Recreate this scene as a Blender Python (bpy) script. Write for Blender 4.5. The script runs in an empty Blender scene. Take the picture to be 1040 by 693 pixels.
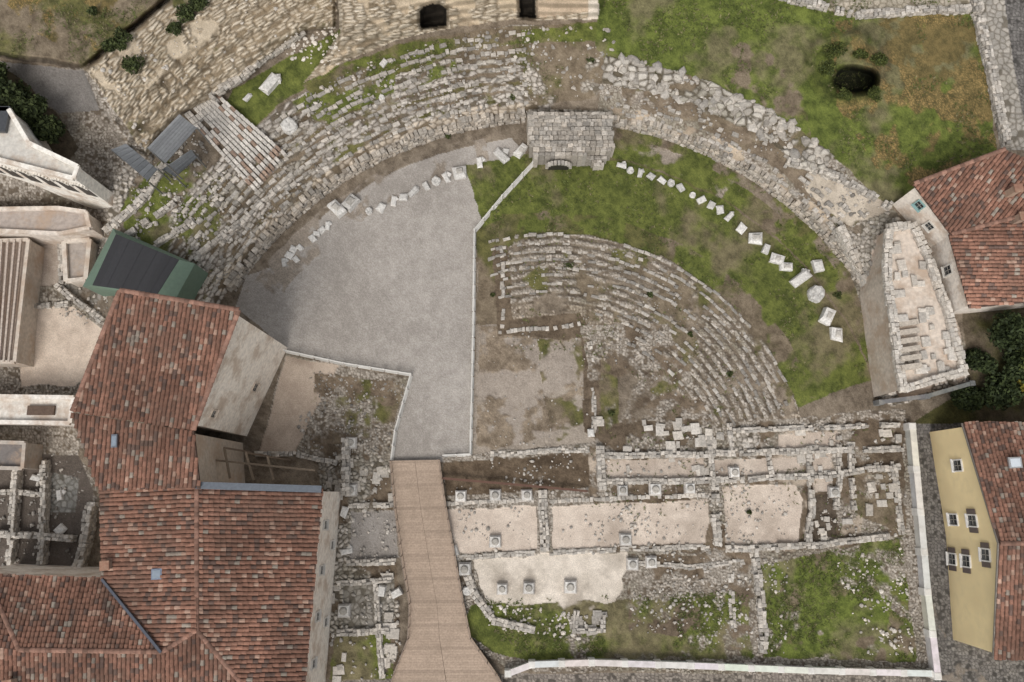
import bpy, math, random
import numpy as np
from mathutils import Vector
rng=np.random.default_rng(7); random.seed(7)
H=80.0;F=800.0;TH=math.radians(11.0);CT=math.cos(TH);ST=math.sin(TH)
def W(px,py,z):
    dx=(np.asarray(px,float)-520)/F; dy=(346.5-np.asarray(py,float))/F
    t=(H-z)/(CT-dy*ST)
    return dx*t,(dy*CT+ST)*t
def W3(px,py,z):
    x,y=W(px,py,z); return Vector((float(x),float(y),float(z)))
def mute(c,k=.13):
    c=np.asarray(c,float);l=(c*np.array([.3,.55,.15])).sum(-1,keepdims=True)
    return c*(1-k)+l*k
# ---------------------------------------------------------------- noise
def hsh(ix,iy,s):
    n=(ix.astype(np.int64)*374761393+iy.astype(np.int64)*668265263+s*1442695041)&0xffffffff
    n=((n^(n>>13))*1274126177)&0xffffffff
    return (((n^(n>>16))&0xffffff)/16777215.0).astype(np.float32)
def vn(x,y,s):
    ix=np.floor(x);iy=np.floor(y);fx=x-ix;fy=y-iy
    fx=fx*fx*(3-2*fx);fy=fy*fy*(3-2*fy)
    a=hsh(ix,iy,s);b=hsh(ix+1,iy,s);c=hsh(ix,iy+1,s);d=hsh(ix+1,iy+1,s)
    return (a+(b-a)*fx)*(1-fy)+(c+(d-c)*fx)*fy
def fbm(x,y,sc,o,s,g=.5):
    r=0;a=1;t=0
    for i in range(o):
        r=r+a*vn(x/sc+17*i,y/sc+31*i,s+i);t+=a;a*=g;sc/=2.03
    return r/t
def wor(x,y,s,j=.85):
    ix=np.floor(x);iy=np.floor(y)
    f1=np.full(x.shape,9.,np.float32);f2=f1.copy();idr=np.zeros(x.shape,np.float32)
    for a in(-1,0,1):
        for b in(-1,0,1):
            cx=ix+a;cy=iy+b
            qx=cx+.5+(hsh(cx,cy,s)-.5)*j;qy=cy+.5+(hsh(cx,cy,s+5)-.5)*j
            d=np.sqrt((qx-x)**2+(qy-y)**2).astype(np.float32)
            r=hsh(cx,cy,s+9)
            m=d<f1
            f2=np.where(m,f1,np.minimum(f2,d));idr=np.where(m,r,idr);f1=np.where(m,d,f1)
    return f1,f2,idr
def ss(x,a,b):
    t=np.clip((x-a)/(b-a),0,1);return t*t*(3-2*t)
# ---------------------------------------------------------------- grid
M=60
def axis(lo,hi,far_lo,far_hi):
    core=np.arange(lo,hi+1,1.0)
    l=[];s=2.;v=lo
    while v>far_lo: v-=s;l.append(v);s*=1.15
    r=[];s=2.;v=hi
    while v<far_hi: v+=s;r.append(v);s*=1.15
    return np.concatenate([np.array(l[::-1]),core,np.array(r)]),len(l)
AX,OX=axis(-M,1040+M,-4000,5000); AY,OY=axis(-M,693+M,-1800,4500)
PX,PY=np.meshgrid(AX,AY)
nx=len(AX);ny=len(AY)
CX,CY=558.,505.
RR=np.hypot(PX-CX,PY-CY);TT=np.degrees(np.arctan2(CY-PY,PX-CX))
wx=(fbm(PX,PY,22,4,100)-.5)*2; wy=(fbm(PX,PY,22,4,140)-.5)*2
n_big=fbm(PX,PY,140,4,200); n_mid=fbm(PX,PY,38,4,220); n_fin=fbm(PX,PY,7,3,240,.65); n_px=hsh(PX,PY,55)
n_pat=fbm(PX,PY,60,5,260,.6)
def col(c): return np.array(c,np.float32)
def mix(a,b,t):
    t=np.asarray(t)[...,None]; return a*(1-t)+b*t
def st(v,lo,hi): 
    return mix(col(lo),col(hi),v)
T={}
def reg(n,c,h): T[n]=(np.clip(c,0,1).astype(np.float32),np.asarray(h,np.float32))
v=np.clip(.5+(n_fin-.5)*1.6+(n_px-.5)*.5,0,1)
brown=st(v,(.12,.095,.06),(.25,.20,.13))
g=mix(st(v,(.06,.074,.018),(.17,.192,.045)),brown,ss(n_pat,.51,.68)*.75)
reg('grass',g,n_fin*.10)
reg('dgrass',mix(st(v,(.07,.07,.026),(.165,.155,.055)),st(v,(.12,.092,.062),(.25,.20,.14)),ss(n_pat,.36,.54)),n_fin*.12)
reg('leafy',mix(st(v,(.09,.075,.03),(.20,.15,.06)),st(v,(.20,.13,.05),(.38,.26,.10)),ss(n_px,.55,.9)*ss(n_mid,.3,.6)),n_fin*.1)
reg('dirt',st(v,(.125,.098,.072),(.28,.23,.175))*(.75+.5*n_mid)[...,None],n_fin*.1)
v2=np.clip(.5+(n_fin-.5)*.7+(n_px-.5)*.55+(n_mid-.5)*.7+(n_big-.5)*.9,0,1)
reg('gravel',st(v2,(.30,.272,.245),(.50,.462,.425)),n_fin*.02)
reg('dgravel',st(v2,(.22,.185,.15),(.42,.36,.30)),n_fin*.06)
v3=np.clip(.5+(n_fin-.5)*.9+(n_mid-.5)*1.1+(n_px-.5)*.25,0,1)
fl=mix(st(v3,(.42,.37,.31),(.68,.61,.53)),col((.25,.21,.17)),ss(n_pat,.58,.75)*.6)
reg('floor',fl,n_fin*.03)
fl=mix(st(v3,(.44,.365,.305),(.64,.555,.475)),col((.28,.225,.18)),ss(n_pat,.56,.75)*.55)
reg('pink',fl,n_fin*.03)
def stones(name,x,y,s,lo,hi,gap,amp,k=3.2,moss=.3,miss=.12):
    f1,f2,i=wor(x,y,s)
    e=np.clip((f2-f1)*k,0,1)
    c=st(np.clip(i**1.2*.85+(n_px-.5)*.25+.1,0,1),lo,hi)
    c=mix(c,col((.12,.11,.05)),ss(n_pat,.5,.72)*moss)
    c=mix(np.broadcast_to(col(gap),c.shape)*(.7+.6*n_fin)[...,None],c,e*(i>miss))
    reg(name,c,e*(.25+.75*i)*amp)
jx=PX+wx*2;jy=PY+wy*2
stones('rubble',jx/5.2,jy/4.6,300,(.23,.205,.175),(.65,.595,.53),(.13,.11,.083),.34)
stones('fine',jx/3.1,jy/3.0,320,(.215,.187,.155),(.54,.487,.425),(.15,.12,.09),.18,moss=.4)
stones('boulder',jx/9,jy/7.5,340,(.28,.255,.225),(.58,.54,.48),(.12,.10,.07),.75)
th=TT*math.pi/180*420
stones('polar',(th+wx*2)/8.,(RR+wy*3)/4.6,360,(.22,.195,.17),(.59,.54,.485),(.13,.107,.08),.34,miss=.2)
th2=TT*math.pi/180*560
stones('cliff',(th2+wx*4)/11,(RR+wy*2.5)/3.3,380,(.42,.35,.26),(.70,.62,.50),(.25,.195,.13),.45,k=2.2,moss=.3,miss=.1)
stones('wallst',(PX+wx*2)/12,(PY+PX*.14+wy*1.5)/3.3,385,(.42,.35,.26),(.72,.64,.52),(.21,.165,.11),.5,k=2.4,moss=.25,miss=.1)
stones('cobble',PX/3.5,PY/3.5,390,(.12,.11,.105),(.25,.235,.22),(.07,.065,.06),.04,moss=.1)
stones('paved',jx/6,jy/6,395,(.30,.28,.25),(.48,.44,.39),(.17,.15,.12),.06,moss=.2)
i_=np.floor((RR+wy*2.2)/8.2+.6);fr=(RR+wy*2.2)/8.2+.6-i_
C0,D0=T['fine'];k_=ss(fr,.0,.12)*(1-ss(fr,.5,.75));stc=mix(T['dirt'][0]*.78,np.clip(C0*1.08,0,.7),k_);reg('steps',stc,D0+k_*.16)
# ---------------------------------------------------------------- compose
C=T['dirt'][0].copy();D=T['dirt'][1].copy()
wside=1-ss(PY,330,440)
Zb=np.interp(RR,[0,384,396,452,490,580,720],[0,0,2.0,4.6,5.0,6.3,7.5]).astype(np.float32)*wside
Zb*=(1-.85*(1-ss(PX,92,125))*ss(PY,175,225)).astype(np.float32)
def pmask(poly,warp=3.):
    xs=[p[0] for p in poly];ys=[p[1] for p in poly]
    i0=max(np.searchsorted(AX,min(xs)-warp-2)-1,0);i1=np.searchsorted(AX,max(xs)+warp+2)+1
    j0=max(np.searchsorted(AY,min(ys)-warp-2)-1,0);j1=np.searchsorted(AY,max(ys)+warp+2)+1
    sl=(slice(j0,j1),slice(i0,i1))
    x=PX[sl]+wx[sl]*warp;y=PY[sl]+wy[sl]*warp
    m=np.zeros(x.shape,bool);n=len(poly)
    for k in range(n):
        x0,y0=poly[k];x1,y1=poly[(k+1)%n]
        if y0==y1: continue
        m^=((y0>y)!=(y1>y))&(x<(x1-x0)*(y-y0)/(y1-y0)+x0)
    return sl,m
def paint(poly,tex,warp=4.,op=1.,dz=0.,tint=None,seed=0):
    sl,m=pmask(poly,warp)
    w=m.astype(np.float32)
    if op<1:
        q=fbm(PX[sl],PY[sl],26,4,400+seed,.6)
        t=.5+(.5-op)*.45
        w=w*ss(q,t-.05,t+.05)
    c,h=T[tex]
    c=c[sl]
    if tint is not None: c=c*col(tint)
    C[sl]=C[sl]*(1-w[...,None])+c*w[...,None]
    D[sl]=D[sl]*(1-w)+h[sl]*w
    if dz: Zb[sl]+=dz*m
def sec(r0,r1,a0,a1,n=24):
    A=np.radians(np.linspace(a0,a1,n))
    return [(CX+r1*math.cos(a),CY-r1*math.sin(a)) for a in A]+[(CX+r0*math.cos(a),CY-r0*math.sin(a)) for a in A[::-1]]
# surroundings
paint([(-3900,-1700),(4900,-1700),(4900,0),(-3900,0)],'dgrass')
paint([(-3900,-1700),(170,-1700),(168,0),(85,68),(0,55),(-3900,60)],'dgrass')
paint([(0,0),(60,-10),(160,-10),(150,8),(85,62),(30,30)],'leafy',op=.35)
# left cavea
paint(sec(390,480,90,152),'polar')
for k,r0 in enumerate((404,412,421,430,438,447,456,464)):
    paint(sec(r0,r0+3.6,92,150),'dirt' if k%2 else 'dgrass',warp=5,op=.66,seed=60+k,tint=(.82,.79,.74))
paint([(235,90),(345,30),(345,70),(300,95),(245,140),(225,110)],'grass')
paint([(120,200),(170,160),(240,180),(250,215),(205,265),(150,250),(125,230)],'grass',op=.6,seed=3)
paint([(308,84),(400,47),(480,30),(612,22),(625,70),(600,100),(540,108),(530,60),(450,62),(380,80),(330,105)],'dgrass')
paint([(308,84),(400,47),(612,22),(612,40),(480,50),(380,78)],'grass',op=.7)
paint([(530,60),(620,55),(622,110),(535,110)],'rubble',op=.35,seed=5)
paint(sec(400,470,92,140),'dgrass',op=.25,seed=8)
paint(sec(440,478,100,150),'grass',op=.36,seed=9)
paint(sec(393,403,92,148),'polar',warp=3,op=.8,seed=10,tint=(1.12,1.05,.95))
# cliffs
CL=[(85,70),(170,3),(215,-60),(345,-60),(340,28),(312,30),(285,45),(255,72),(215,100),(185,112),(160,135),(150,160),(128,150),(108,118),(95,95)]
paint(CL,'cliff')
paint([(90,72),(140,30),(200,10),(230,30),(190,60),(150,90),(120,110)],'floor',op=.4,tint=(1,.94,.82),seed=11)
paint(CL,'dgrass',op=.14,seed=101)
for P_ in (CL,[(-3900,-1700),(170,-1700),(168,0),(85,68),(0,55),(-3900,60)]):
    sl,m=pmask(P_,2)
    q=np.clip((RR[sl]+wx[sl]*5-505)/85,0,1)*4;q=np.floor(q)+ss(q-np.floor(q),.35,.75);Zb[sl]+=(q*1.15*m).astype(np.float32)
WL=[(308,84),(322,66),(345,35),(340,-60),(614,-60),(610,20),(520,20),(470,26),(400,42),(340,68)]
paint(WL,'wallst',warp=2)
paint(WL,'floor',op=.3,seed=102,tint=(.97,.89,.75))
yb=np.interp(PX,[300,340,400,470,520,612],[86,68,42,26,20,20])
sl,m=pmask(WL,1.)
q=np.clip((yb-PY+wy*2)/34,0,1)*4;q=np.floor(q)+ss(q-np.floor(q),.45,.75)
wr=(q*1.3)[sl]*m*ss(PX[sl],300,345);Zb[sl]+=wr.astype(np.float32)
DOOR_SHADE=(.12,.12,.12)  # shade inside the doorway notches, painted in by darkening the dirt texture
paint([(426,12),(430,7),(439,4),(448,5),(453,9),(453,26),(427,29)],'dirt',warp=.5,dz=-3.4,tint=DOOR_SHADE)
paint([(528,-5),(544,-5),(544,18),(528,18)],'dirt',warp=.5,dz=-3.4,tint=DOOR_SHADE)
paint([(545,0),(600,-3),(600,12),(545,18)],'floor',warp=1,tint=(.9,.8,.68))
paint([(598,-10),(613,-10),(611,20),(597,20)],'floor',warp=1,tint=(1.2,1.2,1.2))
# right top
paint([(610,-60),(1000,-60),(1012,150),(930,192),(905,212),(870,190),(805,172),(800,140),(750,112),(690,78),(618,66),(606,50)],'grass',tint=(.98,1.04,.95))
paint([(840,20),(990,10),(1012,150),(930,190),(890,170),(850,110)],'leafy',op=.5,seed=12)
paint([(1000,0),(900,20),(890,60),(960,90),(1012,150)],'leafy',op=.6,seed=31)
paint([(690,20),(800,60),(840,180),(760,120)],'dgrass',op=.3,seed=13)
paint([(780,-60),(785,-3),(870,18),(985,12),(985,-60)],'paved',warp=1,tint=(1.2,1.15,1.05))
paint([(985,-60),(985,14),(1003,60),(1022,152),(1045,152),(1045,140),(1030,70),(1012,-60)],'paved',warp=1)
paint([(1012,-60),(1030,70),(1045,150),(1300,150),(1300,-60)],'cobble',warp=1)
# right cavea
paint(sec(345,385,20,82),'dgrass')
paint(sec(350,385,20,82),'grass',op=.8,seed=42)
paint(sec(345,372,60,80),'dgravel',op=.35,seed=41)
paint(sec(370,384,22,80),'dirt',op=.5,seed=14)
paint(sec(384,450,20,83),'fine')
paint(sec(403,428,28,80),'dgrass',op=.68,seed=15)
paint(sec(403,428,28,80),'dirt',op=.35,seed=75,tint=(.85,.82,.78))
paint(sec(386,402,22,82),'floor',op=.45,seed=16,tint=(.84,.77,.68))
paint(sec(424,452,50,83),'boulder')
paint(sec(428,452,50,83),'dgrass',op=.3,seed=76)
paint([(800,168),(870,185),(908,212),(880,240),(840,215)],'floor',op=.7,seed=17,tint=(.9,.88,.84))
paint([(848,235),(908,214),(935,250),(985,388),(905,412),(888,400),(880,330)],'rubble')
paint([(885,240),(925,235),(975,330),(980,385),(915,405),(890,335)],'pink',op=.85,seed=18,tint=(1.05,1.02,1.0))
paint([(848,235),(880,225),(915,300),(900,330)],'dirt',op=.4,seed=19)
# stage left floor
paint(sec(340,386,83,152),'dirt')
GR=[(535,160),(530,176),(483,235),(479,462),(446,470),(397,470),(402,440),(418,382),(290,357),(240,312),(250,280)]+[(CX+366*math.cos(math.radians(a)),CY-366*math.sin(math.radians(a))) for a in range(140,94,-4)]
paint(GR,'gravel',warp=2)
paint(sec(340,372,100,148),'dgravel',op=.4,seed=78)
paint([(483,235),(540,170),(620,160),(630,440),(480,462)],'dgrass')
# right orchestra
paint(sec(262,348,20,104),'grass')
paint(sec(262,290,20,100),'dgrass',op=.5,seed=79)
paint(sec(150,268,15,104),'fine',tint=(.9,.85,.79))
paint(sec(196,268,19,103),'steps',warp=2)
paint(sec(168,198,22,74),'steps',warp=4,op=.7,seed=111)
paint(sec(150,266,15,104),'dirt',op=.30,seed=80)
paint(sec(150,268,15,104),'dgrass',op=.24,seed=81)
paint([(484,235),(505,240),(500,260),(508,335),(590,330),(600,440),(610,455),(480,462)],'dgravel')
paint([(484,235),(530,215),(520,250),(503,258),(505,330),(484,330)],'dgrass')
paint([(486,330),(590,345),(592,430),(500,460),(484,450)],'dirt',op=.55,seed=22,tint=(1.15,1.12,1.08))
paint([(486,345),(590,345),(592,430),(500,460),(484,450)],'gravel',op=.3,seed=92,tint=(.84,.78,.72))
paint([(545,345),(592,345),(594,440),(560,450)],'dgrass',op=.4,seed=93)
paint([(500,250),(515,250),(520,325),(590,318),(612,350),(608,440),(594,440),(590,345),(505,342)],'dirt',tint=(.66,.61,.56))
paint([(590,330),(680,330),(720,430),(700,450),(605,450)],'dirt',op=.65,seed=23,tint=(.8,.75,.7))
paint([(590,330),(680,330),(720,430),(700,450),(605,450)],'fine',op=.35,seed=53)
# scaena
paint([(450,465),(600,450),(740,430),(918,415),(950,690),(520,680),(470,650)],'fine')
paint([(450,465),(600,450),(740,432),(915,430),(918,470),(600,478),(450,490)],'rubble',op=.4,seed=24)
paint([(600,452),(918,430),(920,560),(600,560)],'floor',op=.36,seed=95,tint=(.8,.75,.7))
paint([(600,430),(918,420),(920,560),(600,560)],'dirt',op=.42,seed=115,tint=(.68,.63,.58))
paint([(450,470),(600,460),(600,495),(452,505)],'dirt',op=.75,seed=25,tint=(.6,.54,.48))
for p in ([(452,519),(545,514),(547,558),(465,563)],[(560,514),(718,508),(718,552),(562,558)],[(733,494),(808,492),(815,508),(812,551),(737,553)]):
    paint(p,'pink',warp=3,tint=(1.1,1.09,1.08))
for p in ([(615,468),(715,464),(715,485),(615,488)],[(725,468),(812,464),(812,480),(725,484)],[(790,442),(850,438),(852,452),(790,456)],[(826,458),(845,457),(846,498),(826,500)]):
    paint(p,'pink',warp=2,tint=(.96,.95,.94))
paint([(866,480),(905,478),(912,540),(870,520)],'dgrass',op=.8)
paint([(818,500),(850,500),(852,545),(822,548)],'dirt',op=.8,tint=(.45,.43,.42))
paint([(476,568),(560,562),(636,563),(634,600),(610,625),(500,620),(488,600)],'floor',warp=8,tint=(1.18,1.18,1.18))
paint([(480,615),(640,610),(760,600),(765,668),(540,672),(500,660),(470,640)],'grass',op=.8,seed=26)
paint([(770,575),(915,545),(930,672),(775,668)],'grass',op=.95,seed=27,tint=(1,1.08,.95))
paint([(770,575),(915,545),(930,672),(775,668)],'dgrass',op=.25,seed=96)
paint([(845,560),(915,545),(928,640),(890,600)],'fine',op=.4,seed=28)
paint([(640,565),(765,560),(770,660),(640,640)],'dirt',op=.5,seed=29,tint=(.75,.7,.65))
# outside right / bottom
paint([(926,430),(1300,380),(4000,380),(4000,4000),(945,4000),(948,690)],'cobble',warp=1)
paint([(930,560),(955,640),(1010,700),(948,690)],'dgravel',op=.6,tint=(.6,.6,.6))
paint([(400,684),(948,684),(948,4000),(-3900,4000),(-3900,720),(300,700)],'cobble',warp=1,tint=(1.5,1.4,1.3))
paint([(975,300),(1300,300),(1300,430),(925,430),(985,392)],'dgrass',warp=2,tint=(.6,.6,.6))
# enclosure by building A
paint([(290,360),(416,383),(396,468),(262,462)],'fine')
paint([(290,362),(345,372),(318,420),(300,460),(262,460),(275,420)],'pink',warp=3,tint=(.88,.84,.8))
paint([(320,380),(412,388),(398,440),(310,460)],'dgrass',op=.6,seed=30)
paint([(320,380),(412,388),(398,440),(310,460)],'dirt',op=.45,seed=116,tint=(.8,.75,.7))
paint([(325,450),(397,468),(408,690),(320,690)],'rubble')
paint([(325,450),(397,468),(408,690),(320,690)],'dirt',op=.55,seed=97,tint=(.8,.75,.7))
paint([(357,520),(402,518),(405,567),(355,568)],'gravel',warp=1.5,tint=(.85,.85,.86))
paint([(348,590),(400,588),(400,640),(348,640)],'paved',warp=1.5,tint=(.8,.8,.8))
paint([(340,645),(395,642),(398,690),(335,690)],'grass',op=.8)
# left
paint([(-3900,60),(85,68),(150,160),(110,230),(80,300),(110,340),(100,395),(80,460),(100,500),(80,585),(-3900,585)],'fine')
paint([(0,62),(85,72),(102,112),(60,115),(20,85)],'gravel',warp=1,tint=(.6,.61,.63))
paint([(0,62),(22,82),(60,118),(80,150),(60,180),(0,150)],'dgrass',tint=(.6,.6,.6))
paint([(28,245),(64,248),(62,290),(28,290)],'pink',warp=1,tint=(.9,.9,.9))
paint([(25,312),(75,312),(104,335),(97,372),(75,392),(20,392)],'pink',warp=2,tint=(1.2,1.18,1.15))
paint([(60,245),(110,240),(100,330),(66,300)],'paved',op=.6,tint=(.8,.8,.8))
paint([(-60,462),(80,462),(95,500),(78,580),(-60,580)],'dgravel',warp=1,tint=(.42,.41,.42))
paint([(45,478),(80,485),(76,520),(45,520)],'paved',warp=1,tint=(.8,.84,.88))
paint([(95,205),(150,150),(130,200),(110,235)],'rubble')
# relief pieces
seat=np.interp(RR,[130,165,266,300,350],[-.5,-.5,1.0,.7,0])*ss(PX,485,510)*(1-ss(PY,400,450))*((RR<350)&(PY<460))
Zb+=seat.astype(np.float32)
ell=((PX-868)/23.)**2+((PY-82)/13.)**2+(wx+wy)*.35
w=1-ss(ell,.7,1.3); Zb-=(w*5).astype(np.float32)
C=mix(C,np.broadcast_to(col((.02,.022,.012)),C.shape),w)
w2=np.clip(1-np.abs(np.sqrt(((PX-860)/36.)**2+((PY-68)/32.)**2)-1+wx*.2)*3,0,1)*(1-w)
Zb+=(w2*.8).astype(np.float32); C=mix(C,T['grass'][0]*.6,w2*.85)
BLK=[(534,112),(623,112),(622,150),(610,168),(598,158),(541,160)]
paint(BLK,'rubble',warp=1.5)
def blur(a,k):
    b=a.copy()
    for ax in (0,1):
        p=np.pad(b,[(k,k) if i==ax else (0,0) for i in (0,1)],mode='edge')
        cs=np.cumsum(p,axis=ax,dtype=np.float64)
        z=np.zeros_like(np.take(cs,[0],axis=ax));cs=np.concatenate([z,cs],axis=ax)
        n=b.shape[ax]
        b=((np.take(cs,range(2*k+1,2*k+1+n),axis=ax)-np.take(cs,range(0,n),axis=ax))/(2*k+1)).astype(np.float32)
    return b
Zb=blur(blur(Zb,2),1)
Z=Zb+D*1.0+(n_mid-.5)*.25*(C[...,1]<.25)
edge=np.clip(np.maximum.reduce([(-100-PX),(PX-1140),(-100-PY),(PY-800)])/300,0,1)
Z=Z*(1-edge)+edge*(-.5)
Z=Z.astype(np.float32)
C=mute(C,.03).astype(np.float32)
def zat(px,py):
    i=np.clip(np.round(np.asarray(px)+M).astype(int)+OX,0,nx-1);j=np.clip(np.round(np.asarray(py)+M).astype(int)+OY,0,ny-1)
    return Zb[j,i]
X,Y=W(PX,PY,Z)
def grid_mesh(name,X,Y,Z,C,mat):
    n=X.size;me=bpy.data.meshes.new(name)
    co=np.stack([X,Y,Z],-1).reshape(-1,3).astype(np.float32)
    idx=np.arange(n).reshape(X.shape)
    q=np.stack([idx[:-1,:-1],idx[1:,:-1],idx[1:,1:],idx[:-1,1:]],-1).reshape(-1,4).astype(np.int32)
    me.vertices.add(n);me.vertices.foreach_set('co',co.ravel())
    me.loops.add(q.size);me.loops.foreach_set('vertex_index',q.ravel())
    me.polygons.add(len(q));me.polygons.foreach_set('loop_start',np.arange(0,q.size,4,dtype=np.int32));me.polygons.foreach_set('loop_total',np.full(len(q),4,np.int32))
    me.polygons.foreach_set('use_smooth',np.ones(len(q),bool))
    a=me.color_attributes.new('Col','FLOAT_COLOR','POINT')
    cc=np.ones((n,4),np.float32);cc[:,:3]=C.reshape(-1,3);a.data.foreach_set('color',cc.ravel())
    me.update(calc_edges=True);me.materials.append(mat)
    o=bpy.data.objects.new(name,me);bpy.context.collection.objects.link(o);return o
def mat(name,rough=.9,nsc=6.,namt=.3,bump=.3,big=.0,bigsc=.4,bigcol=(.2,.16,.12),metal=0.,bsc=None):
    m=bpy.data.materials.new(name);m.use_nodes=True;nt=m.node_tree;N=nt.nodes;L=nt.links
    b=N['Principled BSDF'];b.inputs['Roughness'].default_value=rough;b.inputs['Metallic'].default_value=metal
    if 'Specular IOR Level' in b.inputs and rough>.6: b.inputs['Specular IOR Level'].default_value=.2
    at=N.new('ShaderNodeAttribute');at.attribute_name='Col'
    tc=N.new('ShaderNodeTexCoord')
    no=N.new('ShaderNodeTexNoise');no.inputs['Scale'].default_value=nsc;no.inputs['Detail'].default_value=5;L.new(tc.outputs['Object'],no.inputs['Vector'])
    mr=N.new('ShaderNodeMapRange');mr.inputs[1].default_value=.25;mr.inputs[2].default_value=.75;mr.inputs[3].default_value=1-namt;mr.inputs[4].default_value=1+namt;L.new(no.outputs['Fac'],mr.inputs[0])
    vm=N.new('ShaderNodeVectorMath');vm.operation='SCALE';L.new(at.outputs['Color'],vm.inputs[0]);L.new(mr.outputs[0],vm.inputs['Scale'])
    out=vm.outputs[0]
    if big>0:
        n2=N.new('ShaderNodeTexNoise');n2.inputs['Scale'].default_value=bigsc;n2.inputs['Detail'].default_value=7;n2.inputs['Roughness'].default_value=.7;L.new(tc.outputs['Object'],n2.inputs['Vector'])
        m2=N.new('ShaderNodeMapRange');m2.inputs[1].default_value=.48;m2.inputs[2].default_value=.62;m2.inputs[3].default_value=0;m2.inputs[4].default_value=big;L.new(n2.outputs['Fac'],m2.inputs[0])
        mx=N.new('ShaderNodeMix');mx.data_type='RGBA';L.new(m2.outputs[0],mx.inputs[0]);L.new(out,mx.inputs[6]);mx.inputs[7].default_value=(*bigcol,1);out=mx.outputs[2]
    L.new(out,b.inputs['Base Color'])
    if bump>0:
        bn=N.new('ShaderNodeBump');bn.inputs['Strength'].default_value=bump;bn.inputs['Distance'].default_value=.05
        n3=N.new('ShaderNodeTexNoise');n3.inputs['Scale'].default_value=bsc or nsc*1.7;n3.inputs['Detail'].default_value=6;L.new(tc.outputs['Object'],n3.inputs['Vector'])
        L.new(n3.outputs['Fac'],bn.inputs['Height']);L.new(bn.outputs[0],b.inputs['Normal'])
    return m
m_ground=mat('ground_mat',.95,9,.22,.6)
m_stone=mat('stone_mat',.9,5,.28,.5)
m_tile=mat('tile_mat',.85,3,.3,.3,big=.4,bigsc=.35,bigcol=(.12,.085,.067))
m_plaster=mat('plaster_mat',.9,3,.2,.3,big=.65,bigsc=.4,bigcol=(.44,.32,.23))
m_yellow=mat('yellow_plaster_mat',.85,1.2,.08,.1,big=.25,bigsc=.3,bigcol=(.6,.45,.25))
m_paint=mat('paint_mat',.6,3,.1,.05)
m_white=mat('white_wall_mat',.8,2,.12,.2,big=.35,bigsc=.8,bigcol=(.4,.38,.34))
m_metal=mat('metal_mat',.4,4,.15,.05,metal=.5)
m_glass=mat('glass_mat',.1,3,.1,0)
m_wood=mat('wood_mat',.8,6,.2,.3,big=.35,bigsc=.3,bigcol=(.26,.2,.15))
m_leaf=mat('leaf_mat',.7,1.5,.35,0)
terrain=grid_mesh('terrain_ground',X,Y,Z,C,m_ground)
# ---------------------------------------------------------------- mesh builder
class MB:
    def __init__(s): s.v=[];s.f=[];s.c=[];s.n=0
    def add(s,vs,fs,c):
        s.v.append(np.asarray(vs,float).reshape(-1,3));n=len(s.v[-1])
        s.f.extend([tuple(i+s.n for i in f) for f in fs])
        c=np.asarray(c,float); s.c.append(np.broadcast_to(c,(n,3)));s.n+=n
    def obj(s,name,m,parent=None,smooth=False):
        me=bpy.data.meshes.new(name);V=np.concatenate(s.v);me.from_pydata(V.tolist(),[],s.f)
        a=me.color_attributes.new('Col','FLOAT_COLOR','POINT')
        cc=np.ones((len(V),4),np.float32);cc[:,:3]=mute(np.concatenate(s.c),.06);a.data.foreach_set('color',cc.ravel())
        me.materials.append(m)
        o=bpy.data.objects.new(name,me);bpy.context.collection.objects.link(o)
        if parent: o.parent=parent
        return o
def empty(name):
    o=bpy.data.objects.new(name,None);bpy.context.collection.objects.link(o);return o
BF=[(0,1,5,4),(1,2,6,5),(2,3,7,6),(3,0,4,7),(4,5,9,8),(5,6,10,9),(6,7,11,10),(7,4,8,11),(8,9,10,11),(3,2,1,0)]
def block(mb,x,y,z,l,w,h,ang,c,jit=.08,ch=.12,tilt=0):
    ca,sa=math.cos(ang),math.sin(ang);k=min(l,w)*ch
    P=[]
    for (sx,sy) in((-1,-1),(1,-1),(1,1),(-1,1)): P.append((sx*l/2,sy*w/2,0))
    for (sx,sy) in((-1,-1),(1,-1),(1,1),(-1,1)): P.append((sx*l/2,sy*w/2,h-k))
    for (sx,sy) in((-1,-1),(1,-1),(1,1),(-1,1)): P.append((sx*(l/2-k),sy*(w/2-k),h))
    P=np.array(P);P+=rng.uniform(-1,1,P.shape)*jit*np.array([l,w,h*.6])
    if tilt: P[:,2]+=P[:,0]*rng.uniform(-tilt,tilt)+P[:,1]*rng.uniform(-tilt,tilt)
    V=np.stack([x+P[:,0]*ca-P[:,1]*sa,y+P[:,0]*sa+P[:,1]*ca,z+P[:,2]],-1)
    mb.add(V,BF,c)
def box(mb,x,y,z,l,w,h,ang,c): block(mb,x,y,z,l,w,h,ang,c,0,.02)
def scol(lo=.25,hi=.62,warm=1.):
    v=lo+(hi-lo)*random.random()**1.2;k=random.uniform(.6,1.6)*warm;return (v,v*(.945-.025*k),v*(.87-.05*k))
t=(1+5**.5)/2
ICO=np.array([(-1,t,0),(1,t,0),(-1,-t,0),(1,-t,0),(0,-1,t),(0,1,t),(0,-1,-t),(0,1,-t),(t,0,-1),(t,0,1),(-t,0,-1),(-t,0,1)])/1.9
IF=[(0,11,5),(0,5,1),(0,1,7),(0,7,10),(0,10,11),(1,5,9),(5,11,4),(11,10,2),(10,7,6),(7,1,8),(3,9,4),(3,4,2),(3,2,6),(3,6,8),(3,8,9),(4,9,5),(2,4,11),(6,2,10),(8,6,7),(9,8,1)]
def inpoly(x,y,poly):
    m=np.zeros(x.shape,bool)
    for k in range(len(poly)):
        x0,y0=poly[k];x1,y1=poly[(k+1)%len(poly)]
        if y0==y1: continue
        m^=((y0>y)!=(y1>y))&(x<(x1-x0)*(y-y0)/(y1-y0)+x0)
    return m
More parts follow.
